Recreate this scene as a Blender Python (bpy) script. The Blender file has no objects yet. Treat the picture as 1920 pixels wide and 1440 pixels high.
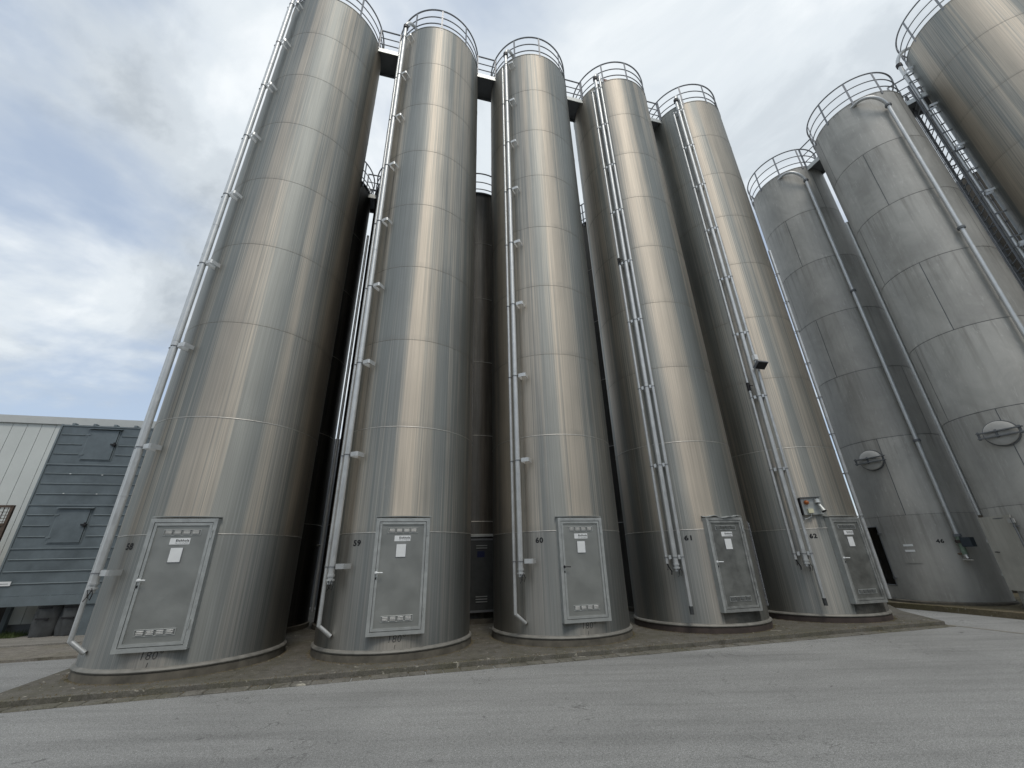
import bpy, bmesh, math, random
from mathutils import Vector, Matrix
R_ = math.radians
sc = bpy.context.scene
COL = sc.collection
random.seed(7)

# ------------------------------------------------------------------ camera
CAM_H, PITCH, ROLL, F_PX = 1.5153, 0.4041, -0.0258, 762.18
cam_d = bpy.data.cameras.new("camera"); cam = bpy.data.objects.new("camera", cam_d); COL.objects.link(cam)
cam_d.sensor_fit = 'HORIZONTAL'; cam_d.sensor_width = 36.0; cam_d.lens = F_PX / 1920 * 36.0
cam_d.clip_start = 0.05; cam_d.clip_end = 6000
fwd = Vector((0, math.cos(PITCH), math.sin(PITCH))); up0 = Vector((0, -math.sin(PITCH), math.cos(PITCH))); x0 = Vector((1, 0, 0))
c_, s_ = math.cos(ROLL), math.sin(ROLL)
rgt = c_ * x0 + s_ * up0; upv = -s_ * x0 + c_ * up0
M = Matrix((rgt, upv, -fwd)).transposed().to_4x4(); M.translation = Vector((0, 0, CAM_H))
cam.matrix_world = M
sc.camera = cam

# ------------------------------------------------------------------ world, sun, exposure
SUN_AZ, SUN_EL = R_(166), R_(60)
w = bpy.data.worlds.new("World"); sc.world = w; w.use_nodes = True
nt = w.node_tree; N = nt.nodes; LK = nt.links; N.clear()
def wn(t, **k):
    n = N.new(t)
    for a, b in k.items(): setattr(n, a, b)
    return n
out = wn('ShaderNodeOutputWorld')
sky = wn('ShaderNodeTexSky', sky_type='NISHITA', sun_disc=False, sun_elevation=SUN_EL, sun_rotation=SUN_AZ, air_density=1.1, dust_density=1.0, ozone_density=2.0)
tc = wn('ShaderNodeTexCoord'); sep = wn('ShaderNodeSeparateXYZ'); LK.new(tc.outputs['Generated'], sep.inputs[0])
zc = wn('ShaderNodeMath', operation='MAXIMUM'); LK.new(sep.outputs[2], zc.inputs[0]); zc.inputs[1].default_value = 0.0
za = wn('ShaderNodeMath', operation='ADD'); LK.new(zc.outputs[0], za.inputs[0]); za.inputs[1].default_value = 0.22
dx = wn('ShaderNodeMath', operation='DIVIDE'); LK.new(sep.outputs[0], dx.inputs[0]); LK.new(za.outputs[0], dx.inputs[1])
dy = wn('ShaderNodeMath', operation='DIVIDE'); LK.new(sep.outputs[1], dy.inputs[0]); LK.new(za.outputs[0], dy.inputs[1])
cmb = wn('ShaderNodeCombineXYZ'); LK.new(dx.outputs[0], cmb.inputs[0]); LK.new(dy.outputs[0], cmb.inputs[1])
def wnoise(loc, rot, scl, scale, detail, rough, dist):
    mp = wn('ShaderNodeMapping'); mp.inputs['Location'].default_value = loc; mp.inputs['Rotation'].default_value = (0, 0, rot); mp.inputs['Scale'].default_value = scl
    LK.new(cmb.outputs[0], mp.inputs[0])
    n = wn('ShaderNodeTexNoise'); n.inputs['Scale'].default_value = scale; n.inputs['Detail'].default_value = detail
    n.inputs['Roughness'].default_value = rough; n.inputs['Distortion'].default_value = dist
    LK.new(mp.outputs[0], n.inputs['Vector']); return n
def wramp(src, stops):
    r = wn('ShaderNodeValToRGB'); r.color_ramp.interpolation = 'EASE'
    e = r.color_ramp.elements
    e[0].position, e[0].color = stops[0]; e[1].position, e[1].color = stops[-1]
    for p_, c2 in stops[1:-1]:
        q = e.new(p_); q.color = c2
    LK.new(src.outputs[0], r.inputs[0]); return r
cover = wramp(wnoise((2.3, 6.1, 0), R_(35), (1.0, 1.35, 1), 0.8, 7, 0.54, 0.3), [(0.37, (0, 0, 0, 1)), (0.51, (1, 1, 1, 1))])
shade = wramp(wnoise((5.1, 1.4, 0), R_(40), (1.0, 1.3, 1), 1.9, 10, 0.58, 0.35),
              [(0.32, (0.46, 0.51, 0.56, 1)), (0.44, (0.60, 0.655, 0.705, 1)), (0.55, (0.72, 0.775, 0.82, 1)), (0.68, (0.85, 0.89, 0.92, 1))])
skb = wn('ShaderNodeMixRGB', blend_type='MULTIPLY'); skb.inputs[0].default_value = 1.0; skb.inputs[2].default_value = (0.10, 0.10, 0.10, 1)
LK.new(sky.outputs[0], skb.inputs[1])
veil = wn('ShaderNodeMixRGB'); veil.inputs[0].default_value = 0.55; veil.inputs[2].default_value = (0.62, 0.72, 0.86, 1); LK.new(skb.outputs[0], veil.inputs[1])
mixs = wn('ShaderNodeMixRGB'); LK.new(cover.outputs[0], mixs.inputs[0]); LK.new(veil.outputs[0], mixs.inputs[1]); LK.new(shade.outputs[0], mixs.inputs[2])
bg = wn('ShaderNodeBackground'); bg.inputs[1].default_value = 1.0
LK.new(mixs.outputs[0], bg.inputs[0]); LK.new(bg.outputs[0], out.inputs[0])

sd = bpy.data.lights.new("sun", 'SUN'); sd.energy = 1.25; sd.angle = R_(16); sd.color = (1.0, 0.93, 0.84)
sun = bpy.data.objects.new("sun", sd); COL.objects.link(sun)
to_sun = Vector((math.sin(SUN_AZ) * math.cos(SUN_EL), math.cos(SUN_AZ) * math.cos(SUN_EL), math.sin(SUN_EL)))
sun.rotation_euler = (-to_sun).to_track_quat('-Z', 'Y').to_euler(); sun.location = to_sun * 60
sc.view_settings.view_transform = 'Standard'; sc.view_settings.look = 'None'; sc.view_settings.gamma = 1.0
sc.view_settings.exposure = 0.14; sc.view_settings.use_curve_mapping = False
sc.render.engine = 'CYCLES'; sc.cycles.use_denoising = True; sc.cycles.max_bounces = 10; sc.cycles.glossy_bounces = 6

# ------------------------------------------------------------------ materials
class NM:
    """small node-material builder"""
    def __init__(s, name):
        s.m = bpy.data.materials.new(name); s.m.use_nodes = True
        s.t = s.m.node_tree; s.n = s.t.nodes; s.l = s.t.links
        s.b = s.n['Principled BSDF']; s.pos = None
    def node(s, t, **k):
        n = s.n.new(t)
        for a, b in k.items(): setattr(n, a, b)
        return n
    def geo(s):
        if s.pos is None: s.pos = s.node('ShaderNodeNewGeometry')
        return s.pos.outputs['Position']
    def noise(s, scale=(1, 1, 1), detail=4, rough=0.55, dist=0.0, src=None, loc=(0, 0, 0), rot=0.0):
        mp = s.node('ShaderNodeMapping'); mp.inputs['Scale'].default_value = scale; mp.inputs['Location'].default_value = loc; mp.inputs['Rotation'].default_value = (0, 0, rot)
        s.l.new(src if src is not None else s.geo(), mp.inputs[0])
        n = s.node('ShaderNodeTexNoise'); n.inputs['Scale'].default_value = 1.0; n.inputs['Detail'].default_value = detail
        n.inputs['Roughness'].default_value = rough; n.inputs['Distortion'].default_value = dist
        s.l.new(mp.outputs[0], n.inputs['Vector']); return n.outputs[0]
    def ramp(s, src, stops, interp='LINEAR'):
        r = s.node('ShaderNodeValToRGB'); r.color_ramp.interpolation = interp; e = r.color_ramp.elements
        f = lambda c: (c, c, c, 1) if isinstance(c, (int, float)) else (*c, 1)
        e[0].position, e[0].color = stops[0][0], f(stops[0][1]); e[1].position, e[1].color = stops[-1][0], f(stops[-1][1])
        for p_, c2 in stops[1:-1]:
            q = e.new(p_); q.color = f(c2)
        s.l.new(src, r.inputs[0]); return r.outputs[0]
    def mix(s, fac, a, b, mode='MIX'):
        n = s.node('ShaderNodeMixRGB', blend_type=mode)
        for k, v in ((0, fac), (1, a), (2, b)):
            if isinstance(v, (int, float)): n.inputs[k].default_value = v if k == 0 else (v, v, v, 1)
            elif isinstance(v, tuple): n.inputs[k].default_value = (*v, 1)
            else: s.l.new(v, n.inputs[k])
        return n.outputs[0]
    def math(s, op, a, b=0.0, clamp=False):
        n = s.node('ShaderNodeMath', operation=op, use_clamp=clamp)
        for k, v in ((0, a), (1, b)):
            if isinstance(v, (int, float)): n.inputs[k].default_value = v
            else: s.l.new(v, n.inputs[k])
        return n.outputs[0]
    def set(s, **k):
        for a, v in k.items():
            i = s.b.inputs[a.replace('_', ' ')]
            if isinstance(v, (int, float)): i.default_value = v
            elif isinstance(v, tuple): i.default_value = (*v, 1)
            else: s.l.new(v, i)
        return s
    def bump(s, src, strength, distance):
        n = s.node('ShaderNodeBump'); n.inputs['Strength'].default_value = strength; n.inputs['Distance'].default_value = distance
        s.l.new(src, n.inputs['Height']); s.l.new(n.outputs[0], s.b.inputs['Normal']); return s

ANI_ROT = 0.25
def stainless(name, cool=(0.375, 0.388, 0.372), warm=(0.61, 0.56, 0.485), dark=1.0, rough=(0.58, 0.68), stain=False, grime=0.0):
    m = NM(name)
    broad = m.noise((1.7, 1.7, 0.03), 4, 0.55)
    fine = m.noise((38, 38, 0.16), 4, 0.65)
    hair = m.noise((120, 120, 0.6), 2, 0.5)
    patch = m.noise((0.9, 0.9, 0.35), 3, 0.6)
    ob = m.node('ShaderNodeObjectInfo')
    sh = m.node('ShaderNodeVectorMath', operation='ADD'); m.l.new(m.geo(), sh.inputs[0])
    sx = m.node('ShaderNodeCombineXYZ'); m.l.new(m.math('MULTIPLY', ob.outputs['Random'], 37.0), sx.inputs[0]); m.l.new(sx.outputs[0], sh.inputs[1])
    own = m.noise((3.2, 3.2, 0.10), 3, 0.6, src=sh.outputs[0])
    k = m.ramp(m.math('ADD', m.math('MULTIPLY', broad, 0.70), m.math('ADD', m.math('MULTIPLY', own, 0.05), m.math('MULTIPLY', fine, 0.25))), [(0.455, 0.0), (0.555, 1.0)])
    col = m.mix(k, cool, warm)  # warm and cool bands painted in for reflections of sun and surroundings
    f2 = m.ramp(fine, [(0.25, 0.84), (0.75, 1.09)])
    col = m.mix(1.0, col, f2, 'MULTIPLY')
    col = m.mix(1.0, col, m.ramp(hair, [(0.3, 0.86), (0.7, 1.08)]), 'MULTIPLY')
    col = m.mix(1.0, col, m.ramp(patch, [(0.3, 0.86 * dark), (0.7, 1.06 * dark)]), 'MULTIPLY')
    tone = m.ramp(ob.outputs['Random'], [(0.0, 0.975), (1.0, 1.02)])
    col = m.mix(1.0, col, tone, 'MULTIPLY')
    # heat tint and polishing haze along the welds at the ends of each course
    tco = m.node('ShaderNodeTexCoord'); spz = m.node('ShaderNodeSeparateXYZ'); m.l.new(tco.outputs['Object'], spz.inputs[0])
    zz = m.math('ADD', spz.outputs[2], m.math('MULTIPLY', m.math('SUBTRACT', m.noise((5, 5, 5), 3), 0.5), 0.25))
    hz = m.math('MULTIPLY', m.ramp(zz, [(0.0, 0.5), (0.05, 0.3), (0.14, 0.0), (0.9, 0.0)]), m.ramp(m.noise((3, 3, 3), 4, 0.7), [(0.35, 0.1), (0.65, 0.7)]))
    col = m.mix(hz, col, (0.30, 0.29, 0.265))
    drp = m.math('MULTIPLY', m.ramp(m.noise((11, 11, 0.12), 3, 0.6), [(0.62, 0.0), (0.72, 0.35)]), m.ramp(m.noise((2.2, 2.2, 0.7), 2), [(0.45, 0.0), (0.60, 1.0)]))
    col = m.mix(drp, col, (0.22, 0.215, 0.20))
    rg = m.ramp(m.math('ADD', m.math('MULTIPLY', patch, 0.6), m.math('MULTIPLY', fine, 0.4)), [(0.3, rough[0]), (0.7, rough[1])])
    # scratches near the foot where people and vehicles brush past
    scr = m.noise((14, 14, 9), 2, 0.5, 3.0)
    scm = m.ramp(scr, [(0.495, 0.0), (0.5, 1.0), (0.505, 0.0)])
    scp = m.ramp(m.noise((2.3, 2.3, 2.3), 2), [(0.58, 0.0), (0.66, 0.35)])
    col = m.mix(m.mix(1.0, scm, scp, 'MULTIPLY'), col, (0.75, 0.75, 0.72))
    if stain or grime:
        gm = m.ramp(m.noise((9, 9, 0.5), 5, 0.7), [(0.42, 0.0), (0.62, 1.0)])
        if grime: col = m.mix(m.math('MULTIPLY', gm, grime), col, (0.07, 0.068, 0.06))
    if stain:
        tcn = m.node('ShaderNodeTexCoord'); sp = m.node('ShaderNodeSeparateXYZ'); m.l.new(tcn.outputs['Object'], sp.inputs[0])
        x, z = sp.outputs[0], sp.outputs[2]
        wob = m.math('MULTIPLY', m.math('SUBTRACT', m.noise((7, 7, 7), 3), 0.5), 0.05)
        xx = m.math('ADD', x, wob)
        a = m.math('MULTIPLY', m.math('GREATER_THAN', xx, -0.42), m.math('LESS_THAN', xx, 0.50))
        b = m.math('LESS_THAN', m.math('ADD', z, wob), 0.43)
        fr = m.math('LESS_THAN', sp.outputs[1], 0.0)
        msk = m.math('MULTIPLY', m.math('MULTIPLY', a, b), fr)
        tex = m.ramp(m.noise((3, 3, 5), 5, 0.7), [(0.35, 0.55), (0.7, 0.9)])
        msk = m.math('MULTIPLY', msk, tex)
        col = m.mix(msk, col, (0.06, 0.06, 0.055)); rg = m.mix(msk, rg, 0.6)
    tan = m.node('ShaderNodeTangent', direction_type='RADIAL', axis='Z'); m.l.new(tan.outputs[0], m.b.inputs['Tangent'])
    m.set(Base_Color=col, Metallic=1.0, Roughness=rg, Anisotropic=0.60, Anisotropic_Rotation=ANI_ROT)
    m.bump(m.math('ADD', m.noise((2.2, 2.2, 0.10), 3, 0.5), m.math('MULTIPLY', m.noise((1.1, 1.1, 0.8), 2, 0.4), 1.4)), 0.35, 0.022)
    return m.m

def metal(name, col, rough=0.45, metallic=0.85, var=0.15, sc_=8.0):
    m = NM(name); n = m.noise((sc_, sc_, sc_), 5, 0.65)
    c = m.mix(1.0, col, m.ramp(n, [(0.3, 1 - var), (0.7, 1 + var)]), 'MULTIPLY')
    m.set(Base_Color=c, Metallic=metallic, Roughness=m.ramp(n, [(0.3, rough * 0.85), (0.7, min(1, rough * 1.2))])); return m.m
def plain(name, col, rough=0.7, var=0.12, sc_=6.0, metallic=0.0):
    return metal(name, col, rough, metallic, var, sc_)

MAT = {}
MAT['steel'] = stainless('brushed_stainless')
MAT['steel_foot_shaded'] = stainless('brushed_stainless_foot_shaded', cool=(0.355, 0.368, 0.357), warm=(0.47, 0.455, 0.42), rough=(0.58, 0.68))  # bottom course painted cooler and darker for the dim reflections low down
MAT['steel_shaded_stained'] = stainless('brushed_stainless_shaded_stained', cool=(0.355, 0.368, 0.357), warm=(0.47, 0.455, 0.42), rough=(0.58, 0.68), stain=True)  # same painted reflection tone, plus a real stain under the door
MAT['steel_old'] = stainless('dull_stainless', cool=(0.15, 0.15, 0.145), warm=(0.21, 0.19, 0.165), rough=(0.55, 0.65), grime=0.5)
MAT['bead_shaded'] = metal('shaded_weld_bead', (0.34, 0.32, 0.28), 0.45, 1.0, 0.3, 14)  # upper seams coloured darker for the shade on their undersides
MAT['bead'] = metal('weld_bead', (0.52, 0.51, 0.48), 0.48, 1.0, 0.25, 14)
MAT['pipe'] = metal('galvanised_pipe', (0.56, 0.575, 0.575), 0.42, 0.6, 0.10, 5)
MAT['frame'] = metal('aluminium_frame', (0.48, 0.50, 0.49), 0.46, 0.6, 0.10, 8)
MAT['leaf'] = metal('door_sheet', (0.39, 0.40, 0.382), 0.46, 0.8, 0.06, 2.5)
MAT['leaf_dirty'] = metal('grimy_door_sheet', (0.25, 0.256, 0.243), 0.5, 0.8, 0.3, 3)
MAT['frame_dull'] = metal('grimy_aluminium', (0.34, 0.35, 0.34), 0.5, 0.6, 0.3, 6)
MAT['rail'] = metal('galvanised_rail', (0.24, 0.25, 0.265), 0.5, 0.5, 0.12, 6)
MAT['deck'] = metal('walkway_steel', (0.16, 0.17, 0.18), 0.6, 0.3, 0.15, 5)
MAT['slat'] = metal('bright_louver', (0.80, 0.80, 0.78), 0.35, 0.3, 0.08, 20)  # slats coloured near-white for the highlights they catch
MAT['white'] = plain('white_plate', (0.78, 0.80, 0.80), 0.45, 0.04)
MAT['black'] = plain('black_paint', (0.012, 0.012, 0.014), 0.6, 0.1)
MAT['rubber'] = plain('black_rubber', (0.05, 0.054, 0.056), 0.38, 0.4, 3)
MAT['dark'] = plain('dark_void', (0.015, 0.015, 0.015), 0.9, 0.1)
MAT['plinth'] = plain('plinth_concrete', (0.115, 0.105, 0.085), 0.85, 0.4, 5)
MAT['plinth_red'] = plain('plinth_primer', (0.055, 0.042, 0.037), 0.85, 0.5, 3)
MAT['flange'] = metal('flange_steel', (0.22, 0.215, 0.195), 0.6, 0.3, 0.25, 6)
MAT['faded'] = plain('faded_marking', (0.07, 0.07, 0.07), 0.7, 0.5, 20)

def weathered(name, base, dark, light, gain=1.0):
    m = NM(name)
    p1 = m.noise((1.1, 1.1, 0.7), 6, 0.65, 0.6)
    st = m.noise((7, 7, 0.25), 5, 0.65)
    sc2 = m.noise((26, 26, 3.0), 4, 0.7, 0.4)
    bl = m.noise((2.3, 2.3, 1.6), 5, 0.7, 1.2)
    ob = m.node('ShaderNodeObjectInfo')
    c = m.mix(m.ramp(p1, [(0.35, 0.0), (0.65, 1.0)]), tuple(v * 0.82 for v in base), tuple(v * 1.12 for v in base))
    tco = m.node('ShaderNodeTexCoord'); spz = m.node('ShaderNodeSeparateXYZ'); m.l.new(tco.outputs['Object'], spz.inputs[0])
    run = m.ramp(m.math('DIVIDE', spz.outputs[2], 2.323), [(0.0, 0.75), (0.04, 0.25), (0.55, 0.35), (1.0, 1.0)])
    c = m.mix(m.math('MULTIPLY', m.ramp(st, [(0.46, 0.0), (0.70, 0.75)]), run), c, dark)
    c = m.mix(m.math('MULTIPLY', m.ramp(sc2, [(0.55, 0.0), (0.70, 0.75)]), m.ramp(bl, [(0.49, 0.0), (0.58, 1.0)])), c, light)
    c = m.mix(1.0, c, m.ramp(ob.outputs['Random'], [(0, 0.84), (1, 1.10)]), 'MULTIPLY')
    m.set(Base_Color=c, Metallic=0.12, Roughness=m.ramp(p1, [(0.3, 0.52), (0.7, 0.68)]), Anisotropic=0.3, Anisotropic_Rotation=0.25)
    tan = m.node('ShaderNodeTangent', direction_type='RADIAL', axis='Z'); m.l.new(tan.outputs[0], m.b.inputs['Tangent'])
    m.bump(m.noise((3, 3, 1.2), 4, 0.6), 0.2, 0.012)
    return m.m
MAT['weathered'] = weathered('weathered_aluminium', (0.415, 0.41, 0.383), (0.20, 0.193, 0.172), (0.58, 0.575, 0.545))
MAT['weathered_disc'] = weathered('weathered_cover', (0.48, 0.48, 0.46), (0.30, 0.29, 0.27), (0.6, 0.6, 0.58))
MAT['oldleaf'] = weathered('old_door_sheet', (0.40, 0.39, 0.35), (0.26, 0.24, 0.20), (0.5, 0.5, 0.46))

# ------------------------------------------------------------------ mesh helpers
class MB:
    def __init__(s): s.v = []; s.f = []
    def add(s, vs, fs):
        o = len(s.v); s.v += [tuple(q) for q in vs]; s.f += [tuple(i + o for i in f) for f in fs]; return s
    def box(s, a, b):
        (x0, y0, z0), (x1, y1, z1) = a, b
        return s.add([(x0, y0, z0), (x1, y0, z0), (x1, y1, z0), (x0, y1, z0), (x0, y0, z1), (x1, y0, z1), (x1, y1, z1), (x0, y1, z1)],
                     [(0, 3, 2, 1), (4, 5, 6, 7), (0, 1, 5, 4), (1, 2, 6, 5), (2, 3, 7, 6), (3, 0, 4, 7)])
    def obox(s, c, ux, uy, uz, hx, hy, hz):
        c, ux, uy, uz = map(Vector, (c, ux, uy, uz)); vs = []
        for k in (-1, 1):
            for i, j in ((-1, -1), (1, -1), (1, 1), (-1, 1)): vs.append(c + ux * hx * i + uy * hy * j + uz * hz * k)
        return s.add(vs, [(0, 3, 2, 1), (4, 5, 6, 7), (0, 1, 5, 4), (1, 2, 6, 5), (2, 3, 7, 6), (3, 0, 4, 7)])
    def tube(s, pts, r, n=8, closed=False, cap=True):
        pts = [Vector(p) for p in pts]; m = len(pts); rings = []
        prev = None
        for i, p in enumerate(pts):
            if closed: t = (pts[(i + 1) % m] - pts[i - 1])
            else: t = (pts[min(i + 1, m - 1)] - pts[max(i - 1, 0)])
            t.normalize()
            if prev is None:
                a = Vector((0, 0, 1)) if abs(t.z) < 0.9 else Vector((1, 0, 0))
                u = (a - t * a.dot(t)).normalized()
            else:
                u = (prev - t * prev.dot(t)).normalized()
            prev = u; vv = t.cross(u); rr = r[i] if isinstance(r, (list, tuple)) else r
            rings.append([p + (u * math.cos(2 * math.pi * k / n) + vv * math.sin(2 * math.pi * k / n)) * rr for k in range(n)])
        o = len(s.v)
        for rg in rings: s.v += [tuple(q) for q in rg]
        L = m if closed else m - 1
        for i in range(L):
            j = (i + 1) % m
            for k in range(n):
                k2 = (k + 1) % n
                s.f.append((o + i * n + k, o + i * n + k2, o + j * n + k2, o + j * n + k))
        if cap and not closed:
            s.f.append(tuple(o + k for k in range(n))[::-1]); s.f.append(tuple(o + (m - 1) * n + k for k in range(n)))
        return s
    def lathe(s, prof, n=96, a0=0.0, a1=360.0, closed_prof=False):
        """revolve (r, z) profile; angle 0 = -Y, positive towards +X"""
        full = abs(a1 - a0) >= 359.9; cols = n if full else n + 1; o = len(s.v); m = len(prof)
        for i in range(cols):
            a = R_(a0 + (a1 - a0) * i / n)
            for r, z in prof: s.v.append((r * math.sin(a), -r * math.cos(a), z))
        for i in range(n):
            j = (i + 1) % cols
            for k in range(m if closed_prof else m - 1):
                k2 = (k + 1) % m
                s.f.append((o + i * m + k, o + j * m + k, o + j * m + k2, o + i * m + k2))
        return s
    def band(s, path, z0, z1, th):
        """a strip of thickness th standing on a plan path"""
        P = [Vector((x, y)) for x, y in path]; L = []; Rr = []
        for i, p in enumerate(P):
            t = P[min(i + 1, len(P) - 1)] - P[max(i - 1, 0)]; t.normalize(); nn = Vector((-t.y, t.x)) * th / 2
            L.append(p + nn); Rr.append(p - nn)
        n = len(P); vs = [(q.x, q.y, z) for z in (z0, z1) for S in (L, Rr) for q in S]; fs = []
        for i in range(n - 1):
            a, b = i, i + 1
            fs += [(a, b, 2 * n + b, 2 * n + a), (n + b, n + a, 3 * n + a, 3 * n + b), (b, a, n + a, n + b), (2 * n + a, 2 * n + b, 3 * n + b, 3 * n + a)]
        fs += [(0, 2 * n, 3 * n, n), (n - 1, 2 * n - 1, 4 * n - 1, 3 * n - 1)]
        return s.add(vs, fs)
    def prism(s, poly, z0, z1):
        n = len(poly); vs = [(x, y, z0) for x, y in poly] + [(x, y, z1) for x, y in poly]
        return s.add(vs, [tuple(range(n))[::-1], tuple(range(n, 2 * n))] + [(i, (i + 1) % n, n + (i + 1) % n, n + i) for i in range(n)])
    def mesh(s, name, mat, smooth=True, fix=True):
        me = bpy.data.meshes.new(name); me.from_pydata(s.v, [], s.f)
        if fix:
            bm = bmesh.new(); bm.from_mesh(me); bmesh.ops.recalc_face_normals(bm, faces=bm.faces); bm.to_mesh(me); bm.free()
        if smooth:
            me.polygons.foreach_set('use_smooth', [True] * len(me.polygons)); me.set_sharp_from_angle(angle=R_(35))
        me.materials.append(mat); me.update(); return me
    def build(s, name, mat, parent=None, smooth=True, fix=True, loc=None):
        return link(name, s.mesh(name, mat, smooth, fix), parent, loc)
def link(name, me, parent=None, loc=None):
    o = bpy.data.objects.new(name, me); COL.objects.link(o)
    if parent: o.parent = parent
    if loc: o.location = loc
    return o
def thing(name, label, cat, loc=(0, 0, 0), rz=0.0, group=None):
    o = bpy.data.objects.new(name, None); COL.objects.link(o); o.location = loc; o.rotation_euler = (0, 0, rz)
    o.empty_display_size = 0.3
    return tag(o, label, cat, group)
def tag(o, label, cat, group=None):
    o['label'] = label; o['category'] = cat
    if group: o['group'] = group
    return o
def structure(o): o['kind'] = 'structure'; return o
def pol(a, r): a = R_(a); return (r * math.sin(a), -r * math.cos(a))
_txt = {}
def text_mesh(s, size, bold=0.0, mat=None, width=None):
    key = (s, size, bold)
    cu = bpy.data.curves.new('lettering', 'FONT'); cu.body = s; cu.size = size; cu.align_x = 'CENTER'; cu.align_y = 'CENTER'; cu.offset = bold
    cu.resolution_u = 3; cu.space_character = 1.12
    ob = bpy.data.objects.new('lettering', cu); COL.objects.link(ob)
    dg = bpy.context.evaluated_depsgraph_get(); dg.update()
    me = bpy.data.meshes.new_from_object(ob.evaluated_get(dg)); bpy.data.objects.remove(ob)
    if width:
        xs = [v.co.x for v in me.vertices]; k = width / (max(xs) - min(xs))
        for v in me.vertices: v.co.x *= k
    if me.materials: me.materials.clear()
    me.materials.append(mat); return me
def wrap_text(name, s, size, ang, z, r, parent, mat, bold=0.0, width=None, shear=0.0):
    me = text_mesh(s, size, bold, mat, width)
    bm = bmesh.new(); bm.from_mesh(me); bmesh.ops.subdivide_edges(bm, edges=bm.edges, cuts=1); bm.to_mesh(me); bm.free()
    for v in me.vertices:
        x, y = v.co.x + shear * v.co.y, v.co.y
        px, py = pol(ang + math.degrees(x / r), r); v.co = (px, py, z + y)
    me.update(); return link(name, me, parent)

# ------------------------------------------------------------------ row frames (fitted from the photograph)
AX = Vector((0.96692967, 0.25504316)); DOOR = Vector((0.25504316, -0.96692967)); S1 = Vector((-5.7880476, 8.39535722)); STEP = 3.47144678
RZ1 = math.atan2(AX.y, AX.x)
def W(s, t, z=0.0): q = S1 + AX * s + DOOR * t; return (q.x, q.y, z)
D2 = Vector((0.27678898, -0.96093073)); RZ2 = math.atan2(D2.y, D2.x)
C6 = Vector((12.611, 13.5723)); C7 = Vector((13.4707, 10.5879)); C8 = Vector((15.95, 8.28))

# ------------------------------------------------------------------ ground
def asphalt(name, a, b, seed=0.0):
    m = NM(name)
    big = m.noise((0.35, 0.35, 0.35), 4, 0.6, 0.6, loc=(seed, 0, 0))
    trk = m.noise((0.14, 0.8, 1), 4, 0.55, 0.5, rot=R_(-12))
    trk2 = m.noise((0.4, 5.0, 1), 3, 0.6, 0.3, rot=R_(14))
    grit = m.noise((130, 130, 130), 3, 0.75)
    grit2 = m.noise((40, 40, 40), 4, 0.7)
    c = m.mix(m.ramp(big, [(0.3, 0.0), (0.7, 1.0)]), a, b)
    c = m.mix(1.0, c, m.ramp(trk, [(0.30, 0.80), (0.5, 1.0), (0.75, 1.08)]), 'MULTIPLY')
    c = m.mix(1.0, c, m.ramp(trk2, [(0.30, 0.88), (0.55, 1.03)]), 'MULTIPLY')
    c = m.mix(1.0, c, m.ramp(grit, [(0.30, 0.34), (0.5, 0.98), (0.70, 1.85)]), 'MULTIPLY')
    c = m.mix(1.0, c, m.ramp(grit2, [(0.3, 0.80), (0.7, 1.18)]), 'MULTIPLY')
    spot = m.ramp(m.noise((5.5, 5.5, 5.5), 2, 0.5, 0.8), [(0.70, 0.0), (0.76, 0.55)])
    c = m.mix(spot, c, (0.075, 0.075, 0.075))
    wv = m.noise((1.2, 1.2, 1.2), 4, 0.6, 1.2)
    crk = m.math('MULTIPLY', m.ramp(wv, [(0.494, 0.0), (0.5, 1.0), (0.506, 0.0)]), m.ramp(m.noise((0.5, 0.5, 0.5), 2), [(0.52, 0.0), (0.60, 0.8)]))
    c = m.mix(crk, c, (0.08, 0.08, 0.078))
    rub = m.math('MULTIPLY', m.ramp(m.noise((0.12, 2.6, 1), 3, 0.5, 0.8, rot=R_(-6)), [(0.60, 0.0), (0.68, 0.30)]), m.ramp(m.noise((0.4, 0.4, 0.4), 2, loc=(3, 1, 0)), [(0.42, 0.0), (0.58, 1.0)]))
    c = m.mix(rub, c, (0.11, 0.11, 0.11))
    m.set(Base_Color=c, Roughness=0.86, Specular_IOR_Level=0.3)
    m.bump(m.noise((110, 110, 110), 3, 0.7), 0.5, 0.003)
    return m.m
MAT['asphalt'] = asphalt('worn_asphalt', (0.232, 0.236, 0.232), (0.282, 0.286, 0.281))
MAT['asphalt_old'] = asphalt('old_asphalt', (0.20, 0.19, 0.17), (0.28, 0.27, 0.245), 4.0)
def mossy(name, conc, moss, amount=0.55, dark=(0.05, 0.045, 0.035)):
    m = NM(name)
    n1 = m.noise((1.3, 1.3, 1.3), 6, 0.7, 0.7); n2 = m.noise((6, 6, 6), 6, 0.7, 0.5); n3 = m.noise((60, 60, 60), 3, 0.7)
    c = m.mix(m.ramp(n2, [(0.3, 0.0), (0.7, 1.0)]), tuple(v * 0.7 for v in conc), tuple(v * 1.2 for v in conc))
    c = m.mix(m.math('MULTIPLY', m.ramp(n1, [(0.42, 0.0), (0.62, 1.0)]), amount), c, moss)
    c = m.mix(m.ramp(m.noise((3.1, 3.1, 3.1), 5, 0.7), [(0.55, 0.0), (0.75, 0.8)]), c, dark)
    c = m.mix(m.ramp(m.noise((4.2, 7, 4.2), 3, 0.6, 1.5), [(0.66, 0.0), (0.70, 0.8)]), c, (0.42, 0.40, 0.34))
    c = m.mix(1.0, c, m.ramp(n3, [(0.3, 0.65), (0.7, 1.35)]), 'MULTIPLY')
    m.set(Base_Color=c, Roughness=0.92, Specular_IOR_Level=0.2); m.bump(n2, 0.5, 0.01); return m.m
MAT['slab'] = mossy('mossy_concrete', (0.13, 0.123, 0.108), (0.09, 0.086, 0.06), 0.55)
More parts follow.
